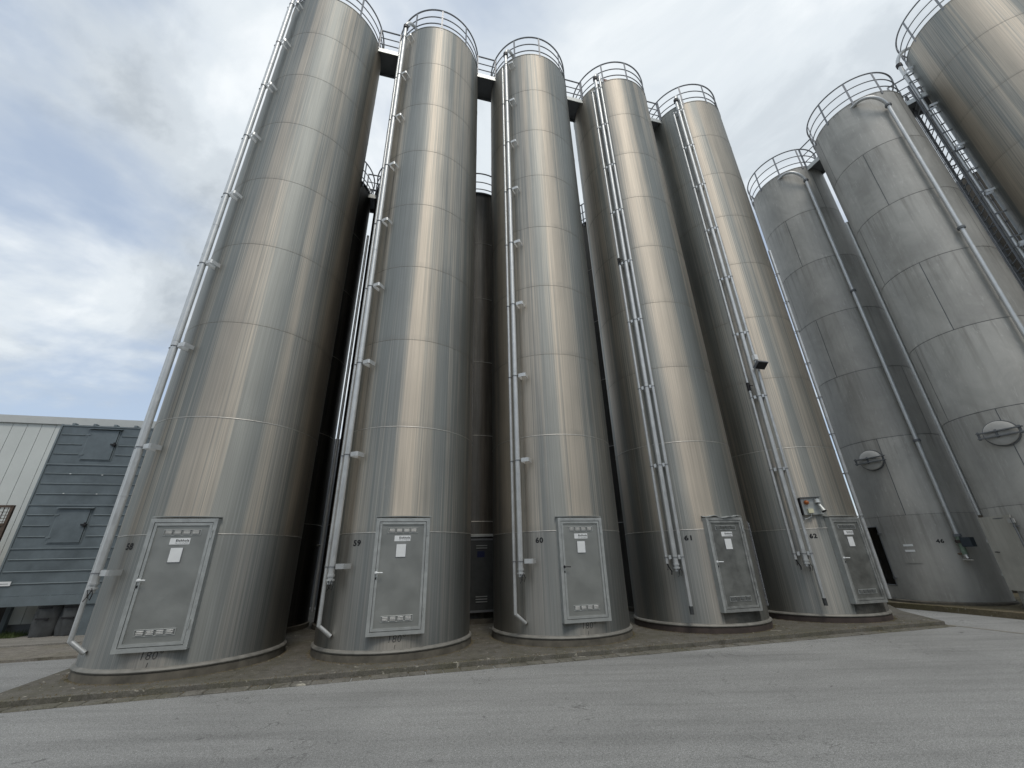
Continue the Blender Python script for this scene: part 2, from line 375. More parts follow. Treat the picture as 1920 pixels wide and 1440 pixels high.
MAT['kerb'] = mossy('kerb_stone', (0.16, 0.153, 0.135), (0.095, 0.093, 0.06), 0.55)
MAT['apron'] = mossy('apron_concrete', (0.22, 0.205, 0.18), (0.15, 0.14, 0.09), 0.35)
MAT['soil'] = mossy('soil', (0.15, 0.125, 0.085), (0.11, 0.10, 0.05), 0.6)

GZ = -0.075
g = MB(); g.add([(-1500, -1500, GZ), (1500, -1500, GZ), (1500, 1500, GZ), (-1500, 1500, GZ)], [(0, 1, 2, 3)])
structure(g.build('yard_ground', MAT['asphalt'], smooth=False, fix=False))
def poly_rows(pts): return [W(s, t)[:2] for s, t in pts]
slab = MB().prism(poly_rows([(-1.62, 1.92), (15.22, 1.92), (16.3, 0.32), (17.7, -1.05), (17.7, -8), (-1.80, -8), (-1.80, -1.0)]), GZ - 0.1, 0.0)
structure(slab.build('silo_slab', MAT['slab'], smooth=False))
kerb = bpy.data.objects.new('kerb', None); COL.objects.link(kerb); structure(kerb)
s = -2.6; i = 0
km = []
for k in range(4):
    h = 0.124 + 0.004 * k
    b = MB(); b.box((-h, -0.095, -0.1), (h, 0.095, 0.0))
    bm = bmesh.new(); me = b.mesh('kerb_stone', MAT['kerb'], smooth=False); bm.from_mesh(me); bmesh.ops.bevel(bm, geom=bm.edges, offset=0.012, segments=1, affect='EDGES'); bm.to_mesh(me); bm.free(); km.append(me)
while s < 15.2:
    o = link('kerb_stone', km[i % 4], kerb, W(s, 2.03 + random.uniform(-0.006, 0.006), GZ + 0.018 + random.uniform(-0.006, 0.006)))
    o.rotation_euler = (random.uniform(-.02, .02), random.uniform(-.01, .01), RZ1 + random.uniform(-.015, .015)); s += 0.268; i += 1
# raised slab edge strip in front of the tanks
edge = MB().prism(poly_rows([(-1.9, 1.83), (15.2, 1.83), (15.2, 1.925), (-1.9, 1.925)]), GZ - 0.05, 0.003)
structure(edge.build('slab_edge', MAT['kerb'], smooth=False))
ap = MB().prism(poly_rows([(-30, -1.55), (-1.86, -1.55), (-1.86, -3.25), (-30, -3.25)]), GZ - 0.1, -0.028)
structure(ap.build('apron_path', MAT['apron'], smooth=False))
ap = MB().prism(poly_rows([(-30, -3.29), (-1.86, -3.29), (-1.86, -9), (-30, -9)]), GZ - 0.1, 0.0)
structure(ap.build('apron_pavement', MAT['asphalt_old'], smooth=False))
ln = MB().prism(poly_rows([(15.24, 1.92), (15.36, 1.92), (15.36, 9), (15.24, 9)]), GZ - 0.05, GZ + 0.005)
structure(ln.build('channel_pavement', MAT['asphalt_old'], smooth=False))
def row2pt(u, v): # along D2 from C6, out towards the yard
    q = C6 + D2 * u + Vector((D2.y, -D2.x)) * v; return (q.x, q.y)
so = MB().prism([row2pt(-3, 1.75), row2pt(1.0, 1.62), row2pt(4.5, 1.8), row2pt(9, 1.7), row2pt(9, -4), row2pt(-3, -4)], GZ - 0.1, 0.06)
structure(so.build('second_row_ground', MAT['soil'], smooth=False))

# ------------------------------------------------------------------ shared silo parts
RA, HA, SHEET = 1.4582, 18.0, 2.0
def course_mesh(name, r, h, mat, n=128, opening=None, z0=0.0):
    """one rolled course, from z=0 to h; opening=(a0,a1,zlo,zhi) leaves a doorway"""
    b = MB()
    if opening is None:
        b.lathe([(r, 0.0), (r, h)], n); return b.mesh(name, mat, True, False)
    a0, a1, zl, zh = opening; zs = [0, zl, zh, h]; n = 180; o = 0
    for i in range(n):
        a = -180 + 360 * i / n
        for z in zs: b.v.append((*pol(a, r), z))
    for i in range(n):
        am = -180 + 360 * (i + .5) / n; j = (i + 1) % n
        for k in range(3):
            if k == 1 and a0 < am < a1: continue
            b.f.append((i * 4 + k, j * 4 + k, j * 4 + k + 1, i * 4 + k + 1))
    return b.mesh(name, mat, True, False)

def rail_ring(b, r, z, tr, a0=0, a1=360, n=72):
    full = a1 - a0 >= 359.9
    pts = [(*pol(a0 + (a1 - a0) * i / n, r), z) for i in range(n if full else n + 1)]
    b.tube(pts, tr, 8, closed=full); return b
def guard_rail(parent, r, z, posts, h=1.05, a0=0, a1=360):
    gr = rail_ring(MB(), r, z + h, 0.026, a0, a1).build('guard_rail', MAT['rail'], parent)
    for q in (0.62, 0.24): rail_ring(MB(), r, z + q, 0.019, a0, a1).build('mid_rail', MAT['rail'], gr)
    pm = MB().box((-0.028, -0.007, -0.12), (0.028, 0.007, h)).mesh('post', MAT['rail'], smooth=False)
    for a in posts:
        o = link('post', pm, gr, (*pol(a, r + 0.006), z)); o.rotation_euler = (0, 0, R_(a))
    return gr
def roof(parent, r, z, mat):
    return MB().lathe([(r, z - 0.02), (r + 0.012, z - 0.015), (r + 0.012, z + 0.01), (r - 0.03, z + 0.02), (0.35, z + 0.28), (0.33, z + 0.36), (0.001, z + 0.37)], 96).build('roof', mat, parent)

# pieces shared by all front-row doors (local frame: door plane faces -Y)
DP = -1.505
def bars(x0, x1, z0, z1, w, ya, yb):
    """four mitred bars of a rectangular frame"""
    out = []
    for (p, q, p2, q2) in (((x0, z0), (x0, z1), (x0 + w, z0 + w), (x0 + w, z1 - w)), ((x1, z0), (x1, z1), (x1 - w, z0 + w), (x1 - w, z1 - w)),
                           ((x0, z0), (x1, z0), (x0 + w, z0 + w), (x1 - w, z0 + w)), ((x0, z1), (x1, z1), (x0 + w, z1 - w), (x1 - w, z1 - w))):
        vs = [(*c, ) for c in ()]
        pts = [p, q, q2, p2]
        b = MB(); b.add([(a, ya, c) for a, c in pts] + [(a, yb, c) for a, c in pts],
                        [(0, 1, 2, 3), (7, 6, 5, 4), (0, 4, 5, 1), (1, 5, 6, 2), (2, 6, 7, 3), (3, 7, 4, 0)]); out.append(b)
    return out
bar_meshes = [b.mesh('frame_bar', MAT['frame'], smooth=False) for b in bars(-0.475, 0.475, 0.38, 2.235, 0.058, DP, -1.30)]
inner_meshes = [b.mesh('leaf_edge', MAT['frame'], smooth=False) for b in bars(-0.410, 0.410, 0.447, 2.168, 0.040, DP + 0.006, DP + 0.05)]
leaf_mesh = MB().box((-0.372, DP + 0.024, 0.485), (0.372, DP + 0.034, 2.132)).mesh('door_leaf', MAT['leaf'], smooth=False)
def louver_mesh():
    b = MB(); b.box((-0.052, 0.0, -0.036), (0.052, 0.004, 0.036))
    for k in range(3):
        z = -0.022 + 0.022 * k; b.add([(-0.046, -0.001, z - 0.009), (0.046, -0.001, z - 0.009), (0.046, -0.017, z + 0.004), (-0.046, -0.017, z + 0.004), (0.046, -0.001, z + 0.008), (-0.046, -0.001, z + 0.008)],
                                      [(0, 1, 2, 3), (3, 2, 4, 5), (0, 3, 5), (1, 4, 2)])
    me = b.mesh('louver', MAT['slat'], smooth=False, fix=False); me.materials.append(MAT['deck'])
    for p in me.polygons[:6]: p.material_index = 1  # backing coloured dark for the shade in the gaps between slats
    return me
louver_me = louver_mesh()
louver_rim = MB()
for a_, b_ in (((-0.262, 0, 0.042), (0.262, 0, 0.042)), ((-0.262, 0, -0.042), (0.262, 0, -0.042)), ((-0.262, 0, -0.042), (-0.262, 0, 0.042)), ((0.262, 0, -0.042), (0.262, 0, 0.042))): louver_rim.tube([a_, b_], 0.006, 6)
louver_rim_me = louver_rim.mesh('louver_frame', MAT['frame'])
plate_me = MB().box((-0.14, -0.004, -0.048), (0.14, 0.0, 0.048)).mesh('sign_plate', MAT['white'], smooth=False)
sheet_me = MB().box((-0.082, -0.007, -0.105), (0.082, 0.0, 0.105)).mesh('notice', MAT['white'], smooth=False)
sheet_back_me = MB().box((-0.09, -0.003, -0.114), (0.09, 0.0, 0.112)).mesh('notice_holder', MAT['rail'], smooth=False)
logo_me = text_mesh('Eichholz', 0.047, 0.0012, MAT['black'], 0.185)
sub_me = text_mesh('Silo- und Anlagenbau', 0.022, 0.0, MAT['black'], 0.185)
hinge_me = MB().tube([(0, 0, -0.05), (0, 0, 0.05)], 0.011, 8).tube([(0, 0, 0.056), (0, 0, 0.075)], 0.013, 8).mesh('hinge', MAT['frame'])
def handle_mesh(mat):
    b = MB(); b.tube([(0, 0.0, 0), (0, -0.05, 0)], 0.010, 8).tube([(0, -0.046, 0), (0.012, -0.05, 0), (0.11, -0.05, -0.003)], 0.010, 8).tube([(0, 0.002, 0), (0, -0.008, 0)], 0.024, 12)
    return b.mesh('handle', mat)
handle_me = handle_mesh(MAT['white']); handle_dark_me = handle_mesh(MAT['black'])
lock_me = MB().box((-0.010, -0.003, -0.018), (0.010, 0.0, 0.018)).mesh('lock', MAT['black'], smooth=False)
def own_mat(o, mat):
    o.material_slots[0].link = 'OBJECT'; o.material_slots[0].material = mat; return o
def add_door(silo, handle=handle_me, bent=False, dirty=False):
    d = link('door', leaf_mesh, silo)
    if dirty: own_mat(d, MAT['leaf_dirty'])
    for k, me in enumerate(bar_meshes):
        o = link('frame_bar', me, d)
        if dirty and k != 0: own_mat(o, MAT['frame_dull'])
    for k, me in enumerate(inner_meshes):
        o = link('leaf_edge', me, d)
        if dirty: own_mat(o, MAT['frame_dull'])
    for z in (2.02, 0.62):
        link('louver_frame', louver_rim_me, d, (0.0, DP + 0.020, z))
        for k in range(4):
            o = link('louver', louver_me, d, (-0.19 + 0.127 * k, DP + 0.020, z))
            if dirty: own_mat(o, MAT['frame_dull'])
    link('sign_plate', plate_me, d, (0.0, DP + 0.022, 1.888))
    t1 = link('lettering', logo_me, d, (0.035, DP + 0.0155, 1.898)); t1.rotation_euler = (R_(90), 0, 0)
    t2 = link('lettering', sub_me, d, (0.035, DP + 0.0155, 1.862)); t2.rotation_euler = (R_(90), 0, 0)
    link('notice_holder', sheet_back_me, d, (-0.012, DP + 0.021, 1.683)); link('notice', sheet_me, d, (-0.012, DP + 0.0175, 1.685))
    link('handle', handle, d, (-0.40, DP + 0.004, 1.335)); link('lock', lock_me, d, (-0.397, DP + 0.004, 1.245))
    for z in (1.98, 0.70): link('hinge', hinge_me, d, (0.428, DP - 0.006, z))
    # rain strip over the door
    n = 24; b = MB(); top = []
    for k in range(n + 1):
        a = -19.5 + 39 * k / n; dz = 0.0; rr = RA + 0.06
        if bent: dz = -0.035 * math.exp(-((a - 1) / 5.0) ** 2) + 0.012 * math.sin(a * 0.5); rr = RA + 0.075 + 0.02 * math.sin(a * 0.4)
        top.append((a, rr, 2.272 + dz))
    vs = []
    for a, rr, z in top: vs += [(*pol(a, RA - 0.004), z + 0.012), (*pol(a, rr), z), (*pol(a, rr), z - 0.014), (*pol(a, RA - 0.004), z - 0.002)]
    fs = []
    for k in range(n):
        for q in range(4): fs.append((4 * k + q, 4 * k + 4 + q, 4 * k + 4 + (q + 1) % 4, 4 * k + (q + 1) % 4))
    fs += [(0, 1, 2, 3), (4 * n + 3, 4 * n + 2, 4 * n + 1, 4 * n)]
    b.add(vs, fs); link('rain_strip', b.mesh('rain_strip', MAT['leaf' if not bent else 'frame'], smooth=True), silo)
    # threshold and side returns closing the gap between flat frame and round shell
    return d

# front-row shell pieces, shared
course_me = course_mesh('shell_course', RA, SHEET, MAT['steel'])
foot_me = course_mesh('shell_course', RA, SHEET, MAT['steel_foot_shaded'])
foot_stain_me = course_mesh('shell_course', RA, SHEET, MAT['steel_shaded_stained'])
bead_me = MB().lathe([(RA - 0.002, -0.010), (RA + 0.005, -0.006), (RA + 0.007, 0.0), (RA + 0.005, 0.006), (RA - 0.002, 0.010)], 128).mesh('weld_seam', MAT['bead'])
bead_thin_me = MB().lathe([(RA - 0.002, -0.007), (RA + 0.004, 0.0), (RA - 0.002, 0.007)], 128).mesh('weld_seam', MAT['bead_shaded'])
flange_me = MB().lathe([(RA - 0.001, 0.175), (RA + 0.022, 0.165), (RA + 0.040, 0.150), (RA + 0.046, 0.135), (RA + 0.040, 0.120), (RA + 0.020, 0.112), (RA - 0.01, 0.11)], 128).mesh('base_flange', MAT['flange'])
def plinth_mesh(mat): return MB().lathe([(RA - 0.02, 0.114), (RA + 0.026, 0.112), (RA + 0.032, 0.09), (RA + 0.030, 0.02), (RA + 0.038, -0.02)], 128).mesh('plinth', mat)
plinth_me = plinth_mesh(MAT['plinth']); plinth_red_me = plinth_mesh(MAT['plinth_red'])

def u_bracket(a0, a1, r0, r1, zc, h=0.085, th=0.008):
    """flat strip bent to a U: wall -> out -> along -> back to the wall"""
    path = [pol(a0, r0)]
    cor = 0.45
    pts = [(a0, r0), (a0, r1 - 0.02), (a0 + (a1 - a0) * 0.10, r1), (a0 + (a1 - a0) * 0.90, r1), (a1, r1 - 0.02), (a1, r0)]
    return MB().band([pol(a, r) for a, r in pts], zc - h / 2, zc + h / 2, th)
def clamp(b, a, r, pr, z):
    x, y = pol(a, r); b.tube([(x + (pr + 0.006) * math.cos(k * math.pi / 8), y + (pr + 0.006) * math.sin(k * math.pi / 8), z) for k in range(16)], 0.008, 6, closed=True); return b
BR_Z = [1.45 + 2 * k for k in range(9)]
def vertical_pipe(silo, name, a, r, pr, z0, z1, mat='pipe', joints=True):
    x, y = pol(a, r); b = MB().tube([(x, y, z0), (x, y, z1)], pr, 14)
    p = b.build(name, MAT[mat], silo)
    if joints:
        jm = MB().tube([(x, y, -0.012), (x, y, 0.012)], pr + 0.004, 14).mesh('pipe_joint', MAT[mat])
        z = z0 + 1.35
        while z < z1 - 0.5:
            link('pipe_joint', jm, p, (0, 0, z)); z += 2.95
    return p
def swan_neck(silo, a, r, pr, z, rr):
    """pipe bends over the rim into the roof"""
    pts = []
    for k in range(13):
        th = math.pi * k / 12 * 0.95
        pts.append((*pol(a + 6 * k / 12, r - 0.30 * (1 - math.cos(th))), z + 0.42 * math.sin(th)))
    pts.append((*pol(a + 7, r - 0.62), z - 0.25))
    return MB().tube([(*pol(a, r), z - 0.1)] + pts, pr, 12).build('pipe_bend', MAT['pipe'], silo)

def coupling(parent, a, r, pr, z):
    x, y = pol(a, r)
    b = MB().tube([(x, y, z + 0.10), (x, y, z + 0.07)], pr + 0.012, 14).tube([(x, y, z + 0.03), (x, y, z)], pr + 0.018, 14).tube([(x, y, z + 0.07), (x, y, z - 0.05)], pr * 0.9, 14)
    b.build('coupling', MAT['pipe'], parent)
    ca = MB(); ca.tube([(x + 0.03, y - 0.06, z + 0.02), (x + 0.07, y - 0.075, z - 0.06), (x + 0.05, y - 0.06, z - 0.14), (x + 0.0, y - 0.05, z - 0.10), (x + 0.03, y - 0.05, z - 0.01)], 0.007, 6)
    ca.tube([(x - 0.02, y - 0.06, z), (x + 0.01, y - 0.07, z - 0.09), (x - 0.03, y - 0.06, z - 0.16)], 0.006, 6)
    ca.build('cable_loop', MAT['black'], parent)

def front_silo(k, number, label, kind, handle=handle_me, bent=False, stained=False, red=False, tick=True, pa=-45.0):
    s_ = thing('steel_silo', label, 'silo', W(k * STEP, 0), RZ1, 'stainless silos of the front row')
    for c in range(9):
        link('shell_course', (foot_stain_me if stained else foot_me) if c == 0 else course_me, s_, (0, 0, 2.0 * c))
    for c in range(1, 9): link('weld_seam', bead_me if c < 3 else bead_thin_me, s_, (0, 0, 2.0 * c))
    link('base_flange', flange_me, s_); link('plinth', plinth_red_me if red else plinth_me, s_)
    roof(s_, RA, HA, MAT['steel'])
    guard_rail(s_, RA - 0.01, HA, [36 * q for q in range(10)])
    add_door(s_, handle, bent, stained)
    wrap_text('number', number, 0.135, -33.0, 1.825, RA + 0.003, s_, MAT['black'], 0.006, 0.16)
    if tick:
        wrap_text('degree_mark', '180°', 0.15, 1.0, 0.318, RA + 0.003, s_, MAT['faded'], -0.001, 0.26, 0.1)
        MB().tube([(*pol(0, RA + 0.002), 0.18), (*pol(0.3, RA + 0.002), 0.238)], 0.005, 5).build('tick_mark', MAT['faded'], s_)
    r = RA + 0.20; pr = 0.056
    main = vertical_pipe(s_, 'filling_pipe', pa, r, pr, 1.27, HA + 0.05)
    x, y = pol(pa, r)
    MB().tube([(x, y, HA - 0.02), (x, y, HA + 0.12)], pr + 0.028, 16).build('rubber_collar', MAT['black'], main)
    swan_neck(s_, pa, r, pr, HA + 0.10, RA)
    coupling(main, pa, r, pr, 1.22)
    if kind == 'two':
        th = vertical_pipe(s_, 'vent_pipe', pa - 5.2, r - 0.005, 0.034, 0.52, HA - 0.6)
        if True:
            p0 = Vector((*pol(pa - 5.2, r - 0.005), 0.53)); p1 = Vector((*pol(pa - 1.0, RA + 0.02), 0.36))
            MB().tube([p0 + Vector((0, 0, 0.04)), p0, p0.lerp(p1, 0.12), p1], 0.034, 12).build('pipe_foot', MAT['pipe'], th)
        for z in BR_Z:
            u = u_bracket(pa + 2.6, pa + 9.0, RA - 0.01, RA + 0.20, z).build('bracket', MAT['pipe'], s_)
            b = clamp(MB(), pa, r, pr, z); clamp(b, pa - 5.2, r - 0.005, 0.034, z); b.build('pipe_clamp', MAT['rail'], u)
    else:
        l = vertical_pipe(s_, 'vent_pipe', pa - 6.6, r - 0.02, 0.036, 1.32, HA - 0.5); rr = vertical_pipe(s_, 'cable_pipe', pa + 5.2, r - 0.03, 0.038, 0.50, HA + 0.1)
        xx, yy = pol(pa + 5.2, r - 0.03); MB().tube([(xx, yy, 0.36), (xx, yy, 0.51)], 0.041, 12).build('pipe_sleeve', MAT['rubber'], rr)
        xx, yy = pol(pa - 6.6, r - 0.02)
        MB().tube([(xx, yy, 1.34), (xx + .02, yy - .01, 1.25), (xx + .07, yy - 0.02, 1.17), (xx + .05, yy - .03, 1.10)], 0.014, 7).tube([(xx + .02, yy, 1.26), (xx - .03, yy - .03, 1.20)], 0.01, 6).build('hose_end', MAT['black'], l)
        vz = 9.55 if number == '61' else 5.78
        MB().tube([(xx, yy, vz - 0.12), (xx, yy, vz + 0.12)], 0.046, 12).tube([(xx, yy, vz), (xx - 0.02, yy - 0.11, vz)], 0.012, 6).tube([(xx - 0.07, yy - 0.1, vz), (xx + 0.05, yy - 0.1, vz + 0.01)], 0.013, 6).build('valve', MAT['black'], l)
        for z in BR_Z:
            u = u_bracket(pa - 4.7, pa - 2.4, RA - 0.01, RA + 0.20, z).build('bracket', MAT['pipe'], s_)
            u2 = u_bracket(pa + 2.2, pa + 4.2, RA - 0.01, RA + 0.20, z).build('bracket', MAT['pipe'], s_)
            b = clamp(MB(), pa, r, pr, z); b.build('pipe_clamp', MAT['rail'], u)
            b = clamp(MB(), pa - 6.6, r - 0.02, 0.036, z); b.build('pipe_clamp', MAT['rail'], u)
            b = clamp(MB(), pa + 5.2, r - 0.03, 0.038, z); b.build('pipe_clamp', MAT['rail'], u2)
    return s_

silo58 = front_silo(0, '58', 'leftmost tall stainless silo, door marked with black number 58', 'two', pa=-41.5)
silo59 = front_silo(1, '59', 'tall stainless silo marked 59, two pipes left of its door', 'two', pa=-45.0)
silo60 = front_silo(2, '60', 'tall stainless silo marked 60 with a black door handle', 'two', handle=handle_dark_me, pa=-45.6)
silo61 = front_silo(3, '61', 'tall stainless silo marked 61 with bent strip over its door', 'three', bent=True, stained=True, red=True, tick=False, pa=-45.4)
silo62 = front_silo(4, '62', 'tall stainless silo marked 62 with a floodlight on its pipes', 'three', stained=True, red=True, tick=False, pa=-45.0)

# serrated strip on the far flank of silo 61
b = MB()
for k in range(34):
    z = 0.42 + k * 0.052; a = 49 + (0.5 if k % 2 else 0)
    x, y = pol(a, RA + 0.02); b.obox((x, y, z), (1, 0, 0), (0, 1, 0), (0.2, 0, 1), 0.014, 0.018, 0.022)
b.tube([(*pol(49, RA + 0.008), 0.4), (*pol(49, RA + 0.008), 2.2)], 0.009, 6)
b.build('serrated_strip', MAT['rail'], silo61)
# slim ringed pipe on the far flank of silo 62
vp = vertical_pipe(silo62, 'flank_pipe', 44, RA + 0.09, 0.045, 0.4, 11.0)
for k in range(8):
    z = 2.3 + 1.1 * k; bb = MB(); x, y = pol(44, RA + 0.07)
    bb.tube([(x + 0.075 * math.cos(q * math.pi / 8), y + 0.075 * math.sin(q * math.pi / 8), z) for q in range(16)], 0.010, 6, closed=True); bb.build('ring_bracket', MAT['rail'], vp)
MB().box((0, 0, 0), (0.30, 0.34, 0.20)).build('roof_box', plain('red_box', (0.22, 0.06, 0.04), 0.6), silo61, loc=(-0.80, -1.16, HA + 0.05))

# things fixed to silo 62
fl = thing('floodlight', 'small black floodlight clamped to the pipes of silo 62', 'floodlight', W(4 * STEP, 0), RZ1)
x, y = pol(-37.5, RA + 0.33)
q = MB(); q.obox((x, y, 6.30), (1, 0, 0), (0, 0.8, -0.6), (0, 0.6, 0.8), 0.17, 0.12, 0.035); q.build('housing', MAT['rail'], fl, smooth=False)
q = MB(); q.obox((x, y - 0.027, 6.262), (1, 0, 0), (0, 0.8, -0.6), (0, 0.6, 0.8), 0.145, 0.10, 0.004); q.build('lens', MAT['black'], fl, smooth=False)
MB().tube([(x - 0.15, y + 0.02, 6.33), (*pol(-40, RA + 0.18), 6.42), (*pol(-40, RA + 0.02), 6.42)], 0.014, 8).build('arm', MAT['rail'], fl)
q = MB(); xx, yy = pol(-39.8, RA + 0.19); q.box((xx - 0.055, yy - 0.06, 6.52), (xx + 0.055, yy + 0.03, 6.68)); q.build('junction_box', MAT['white'], fl, smooth=False)
eb = thing('alarm_panel', 'grey panel with orange lamp, cream box and horn on silo 62', 'alarm panel', W(4 * STEP, 0), RZ1)
ca, sa = math.cos(R_(-27.5)), math.sin(R_(-27.5)); ux = Vector((ca, sa, 0)); un = Vector((sa, -ca, 0))
def pan(u, v, z): qv = Vector((0, 0, z)) + un * (RA + 0.0 + v) + ux * u; return qv
q = MB(); q.obox(pan(0, 0.035, 2.515), ux, un, (0, 0, 1), 0.215, 0.02, 0.20); q.build('back_plate', MAT['frame'], eb, smooth=False)
q = MB(); q.obox(pan(0, 0.05, 2.722), ux, un, (0, 0, 1), 0.225, 0.06, 0.006); q.build('rain_hood', MAT['deck'], eb, smooth=False)
q = MB(); q.obox(pan(-0.235, 0.02, 2.515), ux, un, (0, 0, 1), 0.012, 0.06, 0.20); q.build('cable_duct', MAT['black'], eb, smooth=False)
lampm = plain('orange_lens', (0.32, 0.09, 0.015), 0.3)
q = MB(); p0 = pan(-0.11, 0.055, 2.60); q.tube([p0, p0 + un * 0.05, p0 + un * 0.085, p0 + un * 0.1], [0.052, 0.052, 0.036, 0.01], 14); q.build('warning_lamp', lampm, eb)
q = MB(); q.obox(pan(-0.07, 0.085, 2.40), ux, un, (0, 0, 1), 0.055, 0.035, 0.05); q.build('cream_box', plain('cream_plastic', (0.66, 0.64, 0.46), 0.5), eb, smooth=False)
q = MB(); p0 = pan(0.13, 0.10, 2.62); q.tube([p0 + Vector((0, 0, 0.06)), p0 + Vector((0, 0, 0.05)), p0 - Vector((0, 0, 0.02)), p0 - Vector((0, 0, 0.035))], [0.02, 0.055, 0.068, 0.072], 16); q.build('siren', MAT['frame'], eb)
hn = MB(); p0 = pan(0.145, 0.10, 2.55); p1 = pan(0.17, 0.20, 2.37); hn.tube([p0, p0.lerp(p1, 0.5), p1], [0.035, 0.045, 0.058], 16, cap=False); hn.build('horn', MAT['frame'], eb)
hd = MB(); hd.tube([p0.lerp(p1, 0.86), p0.lerp(p1, 0.90)], [0.050, 0.050], 16); hd.build('horn_mouth', MAT['black'], eb)
MB().tube([pan(-0.06, 0.07, 2.35), pan(-0.08, 0.05, 2.27), pan(-0.16, 0.03, 2.23), pan(-0.22, 0.03, 2.22)], 0.006, 6).build('cable', MAT['white'], eb)

# ------------------------------------------------------------------ walkway bridges of the front row
def bridge(name_label, loc, rz, L, width, z, inner, group):
    br = thing('walkway_bridge', name_label, 'walkway', loc, rz, group)
    MB().box((-L / 2, -width / 2, z - 0.02), (L / 2, width / 2, z + 0.02)).build('deck', MAT['deck'], br, smooth=False)
    for sgn in (-1, 1):
        MB().box((-L / 2, sgn * width / 2 - 0.012, z - 0.13), (L / 2, sgn * width / 2 + 0.012, z + 0.06)).build('side_beam', MAT['frame'] if sgn < 0 else MAT['rail'], br, smooth=False)
        rl = MB().tube([(-L / 2, sgn * width / 2, z + 1.10), (L / 2, sgn * width / 2, z + 1.10)], 0.026, 8).build('hand_rail', MAT['rail'], br)
        for q in (0.68, 0.32): MB().tube([(-L / 2, sgn * width / 2, z + q), (L / 2, sgn * width / 2, z + q)], 0.018, 8).build('mid_rail', MAT['rail'], rl)
        for e in (-1, 1): MB().box((e * L / 2 - 0.02, sgn * width / 2 - 0.03, z), (e * L / 2 + 0.02, sgn * width / 2 + 0.03, z + 1.1)).build('post', MAT['rail'], rl, smooth=False)
    return br
blab = ['dark walkway bridge right of the leftmost silo top, above the widest sky gap', 'dark walkway bridge left of the middle front silo top',
        'dark walkway bridge right of the middle front silo top', 'narrow dark walkway bridge reaching the far end silo of the front row']
for k in range(4):
    bridge(blab[k], W((k + .5) * STEP, 0.02), RZ1, STEP - 2 * 1.40, 0.78, HA - 0.13, 0, 'walkways between the front silos')

# ------------------------------------------------------------------ back row, seen through the gaps
RB, HB = 1.32, 14.8
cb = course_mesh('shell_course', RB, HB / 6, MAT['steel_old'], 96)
bb_me = MB().lathe([(RB - 0.002, -0.010), (RB + 0.006, 0.0), (RB - 0.002, 0.010)], 96).mesh('weld_seam', MAT['bead'])
def back_silo(s, label):
    o = thing('back_silo', label, 'silo', W(s, -3.45), RZ1, 'dull silos of the back row')
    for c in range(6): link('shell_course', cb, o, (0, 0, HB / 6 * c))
    for c in range(1, 6): link('weld_seam', bb_me, o, (0, 0, HB / 6 * c))
    roof(o, RB, HB, MAT['steel_old']); guard_rail(o, RB + 0.03, HB, [18 + 36 * q for q in range(10)], 1.1)
    MB().lathe([(RB, 0.12), (RB + 0.04, 0.1), (RB + 0.04, -0.02)], 96).build('plinth', MAT['plinth'], o)
    rail_ring(MB(), RB + 0.04, HB + 0.02, 0.03).build('rim', MAT['rail'], o)
    return o
bs = [(-0.08, 'dull back silo showing between silos 58 and 59, low walkway on top'), (2.74, 'dull back silo almost wholly hidden behind silo 59'),
      (5.56, 'dark back silo with louvered door between silos 59 and 60'), (11.2, 'dull back silo glimpsed in the slit between silos 60 and 61')]
BS = [back_silo(*q) for q in bs]
o = BS[2]
dmat = metal('dark_door', (0.09, 0.095, 0.095), 0.5, 0.6, 0.15)
d = MB().box((-0.42, -1.42, 0.30), (0.42, -1.38, 1.98)).build('door', dmat, o, smooth=False)
for me_ in bars(-0.46, 0.46, 0.26, 2.02, 0.05, -1.43, -1.2): me_.build('frame_bar', MAT['rail'], d, smooth=False)
for z in (1.84, 1.78, 0.62, 0.56, 0.50): MB().box((-0.15, -1.436, z - 0.012), (0.15, -1.42, z + 0.008)).build('louver', MAT['frame'], d, smooth=False)
MB().box((-0.12, -1.424, 1.55), (0.08, -1.420, 1.70)).build('blue_sticker', plain('blue_sticker', (0.008, 0.012, 0.06), 0.5), d, smooth=False)
MB().lathe([(RB, 2.14), (RB + 0.1, 2.10), (RB + 0.1, 2.06), (RB, 2.06)], 40, -32, 32).build('rain_strip', MAT['frame'], o)
vertical_pipe(BS[1], 'vent_pipe', -66, RB + 0.12, 0.04, 0.4, 12.5)
MB().tube([(*pol(-66, RB + 0.1), 1.95), (*pol(-100, RB + 0.4), 1.95)], 0.028, 8).build('cross_pipe', MAT['pipe'], BS[1])
bridge('dark low walkway joining the two back silos behind 58 and 59', W(1.33, -3.45), RZ1, 0.5, 0.78, HB - 0.10, 0, 'walkways of the back row')

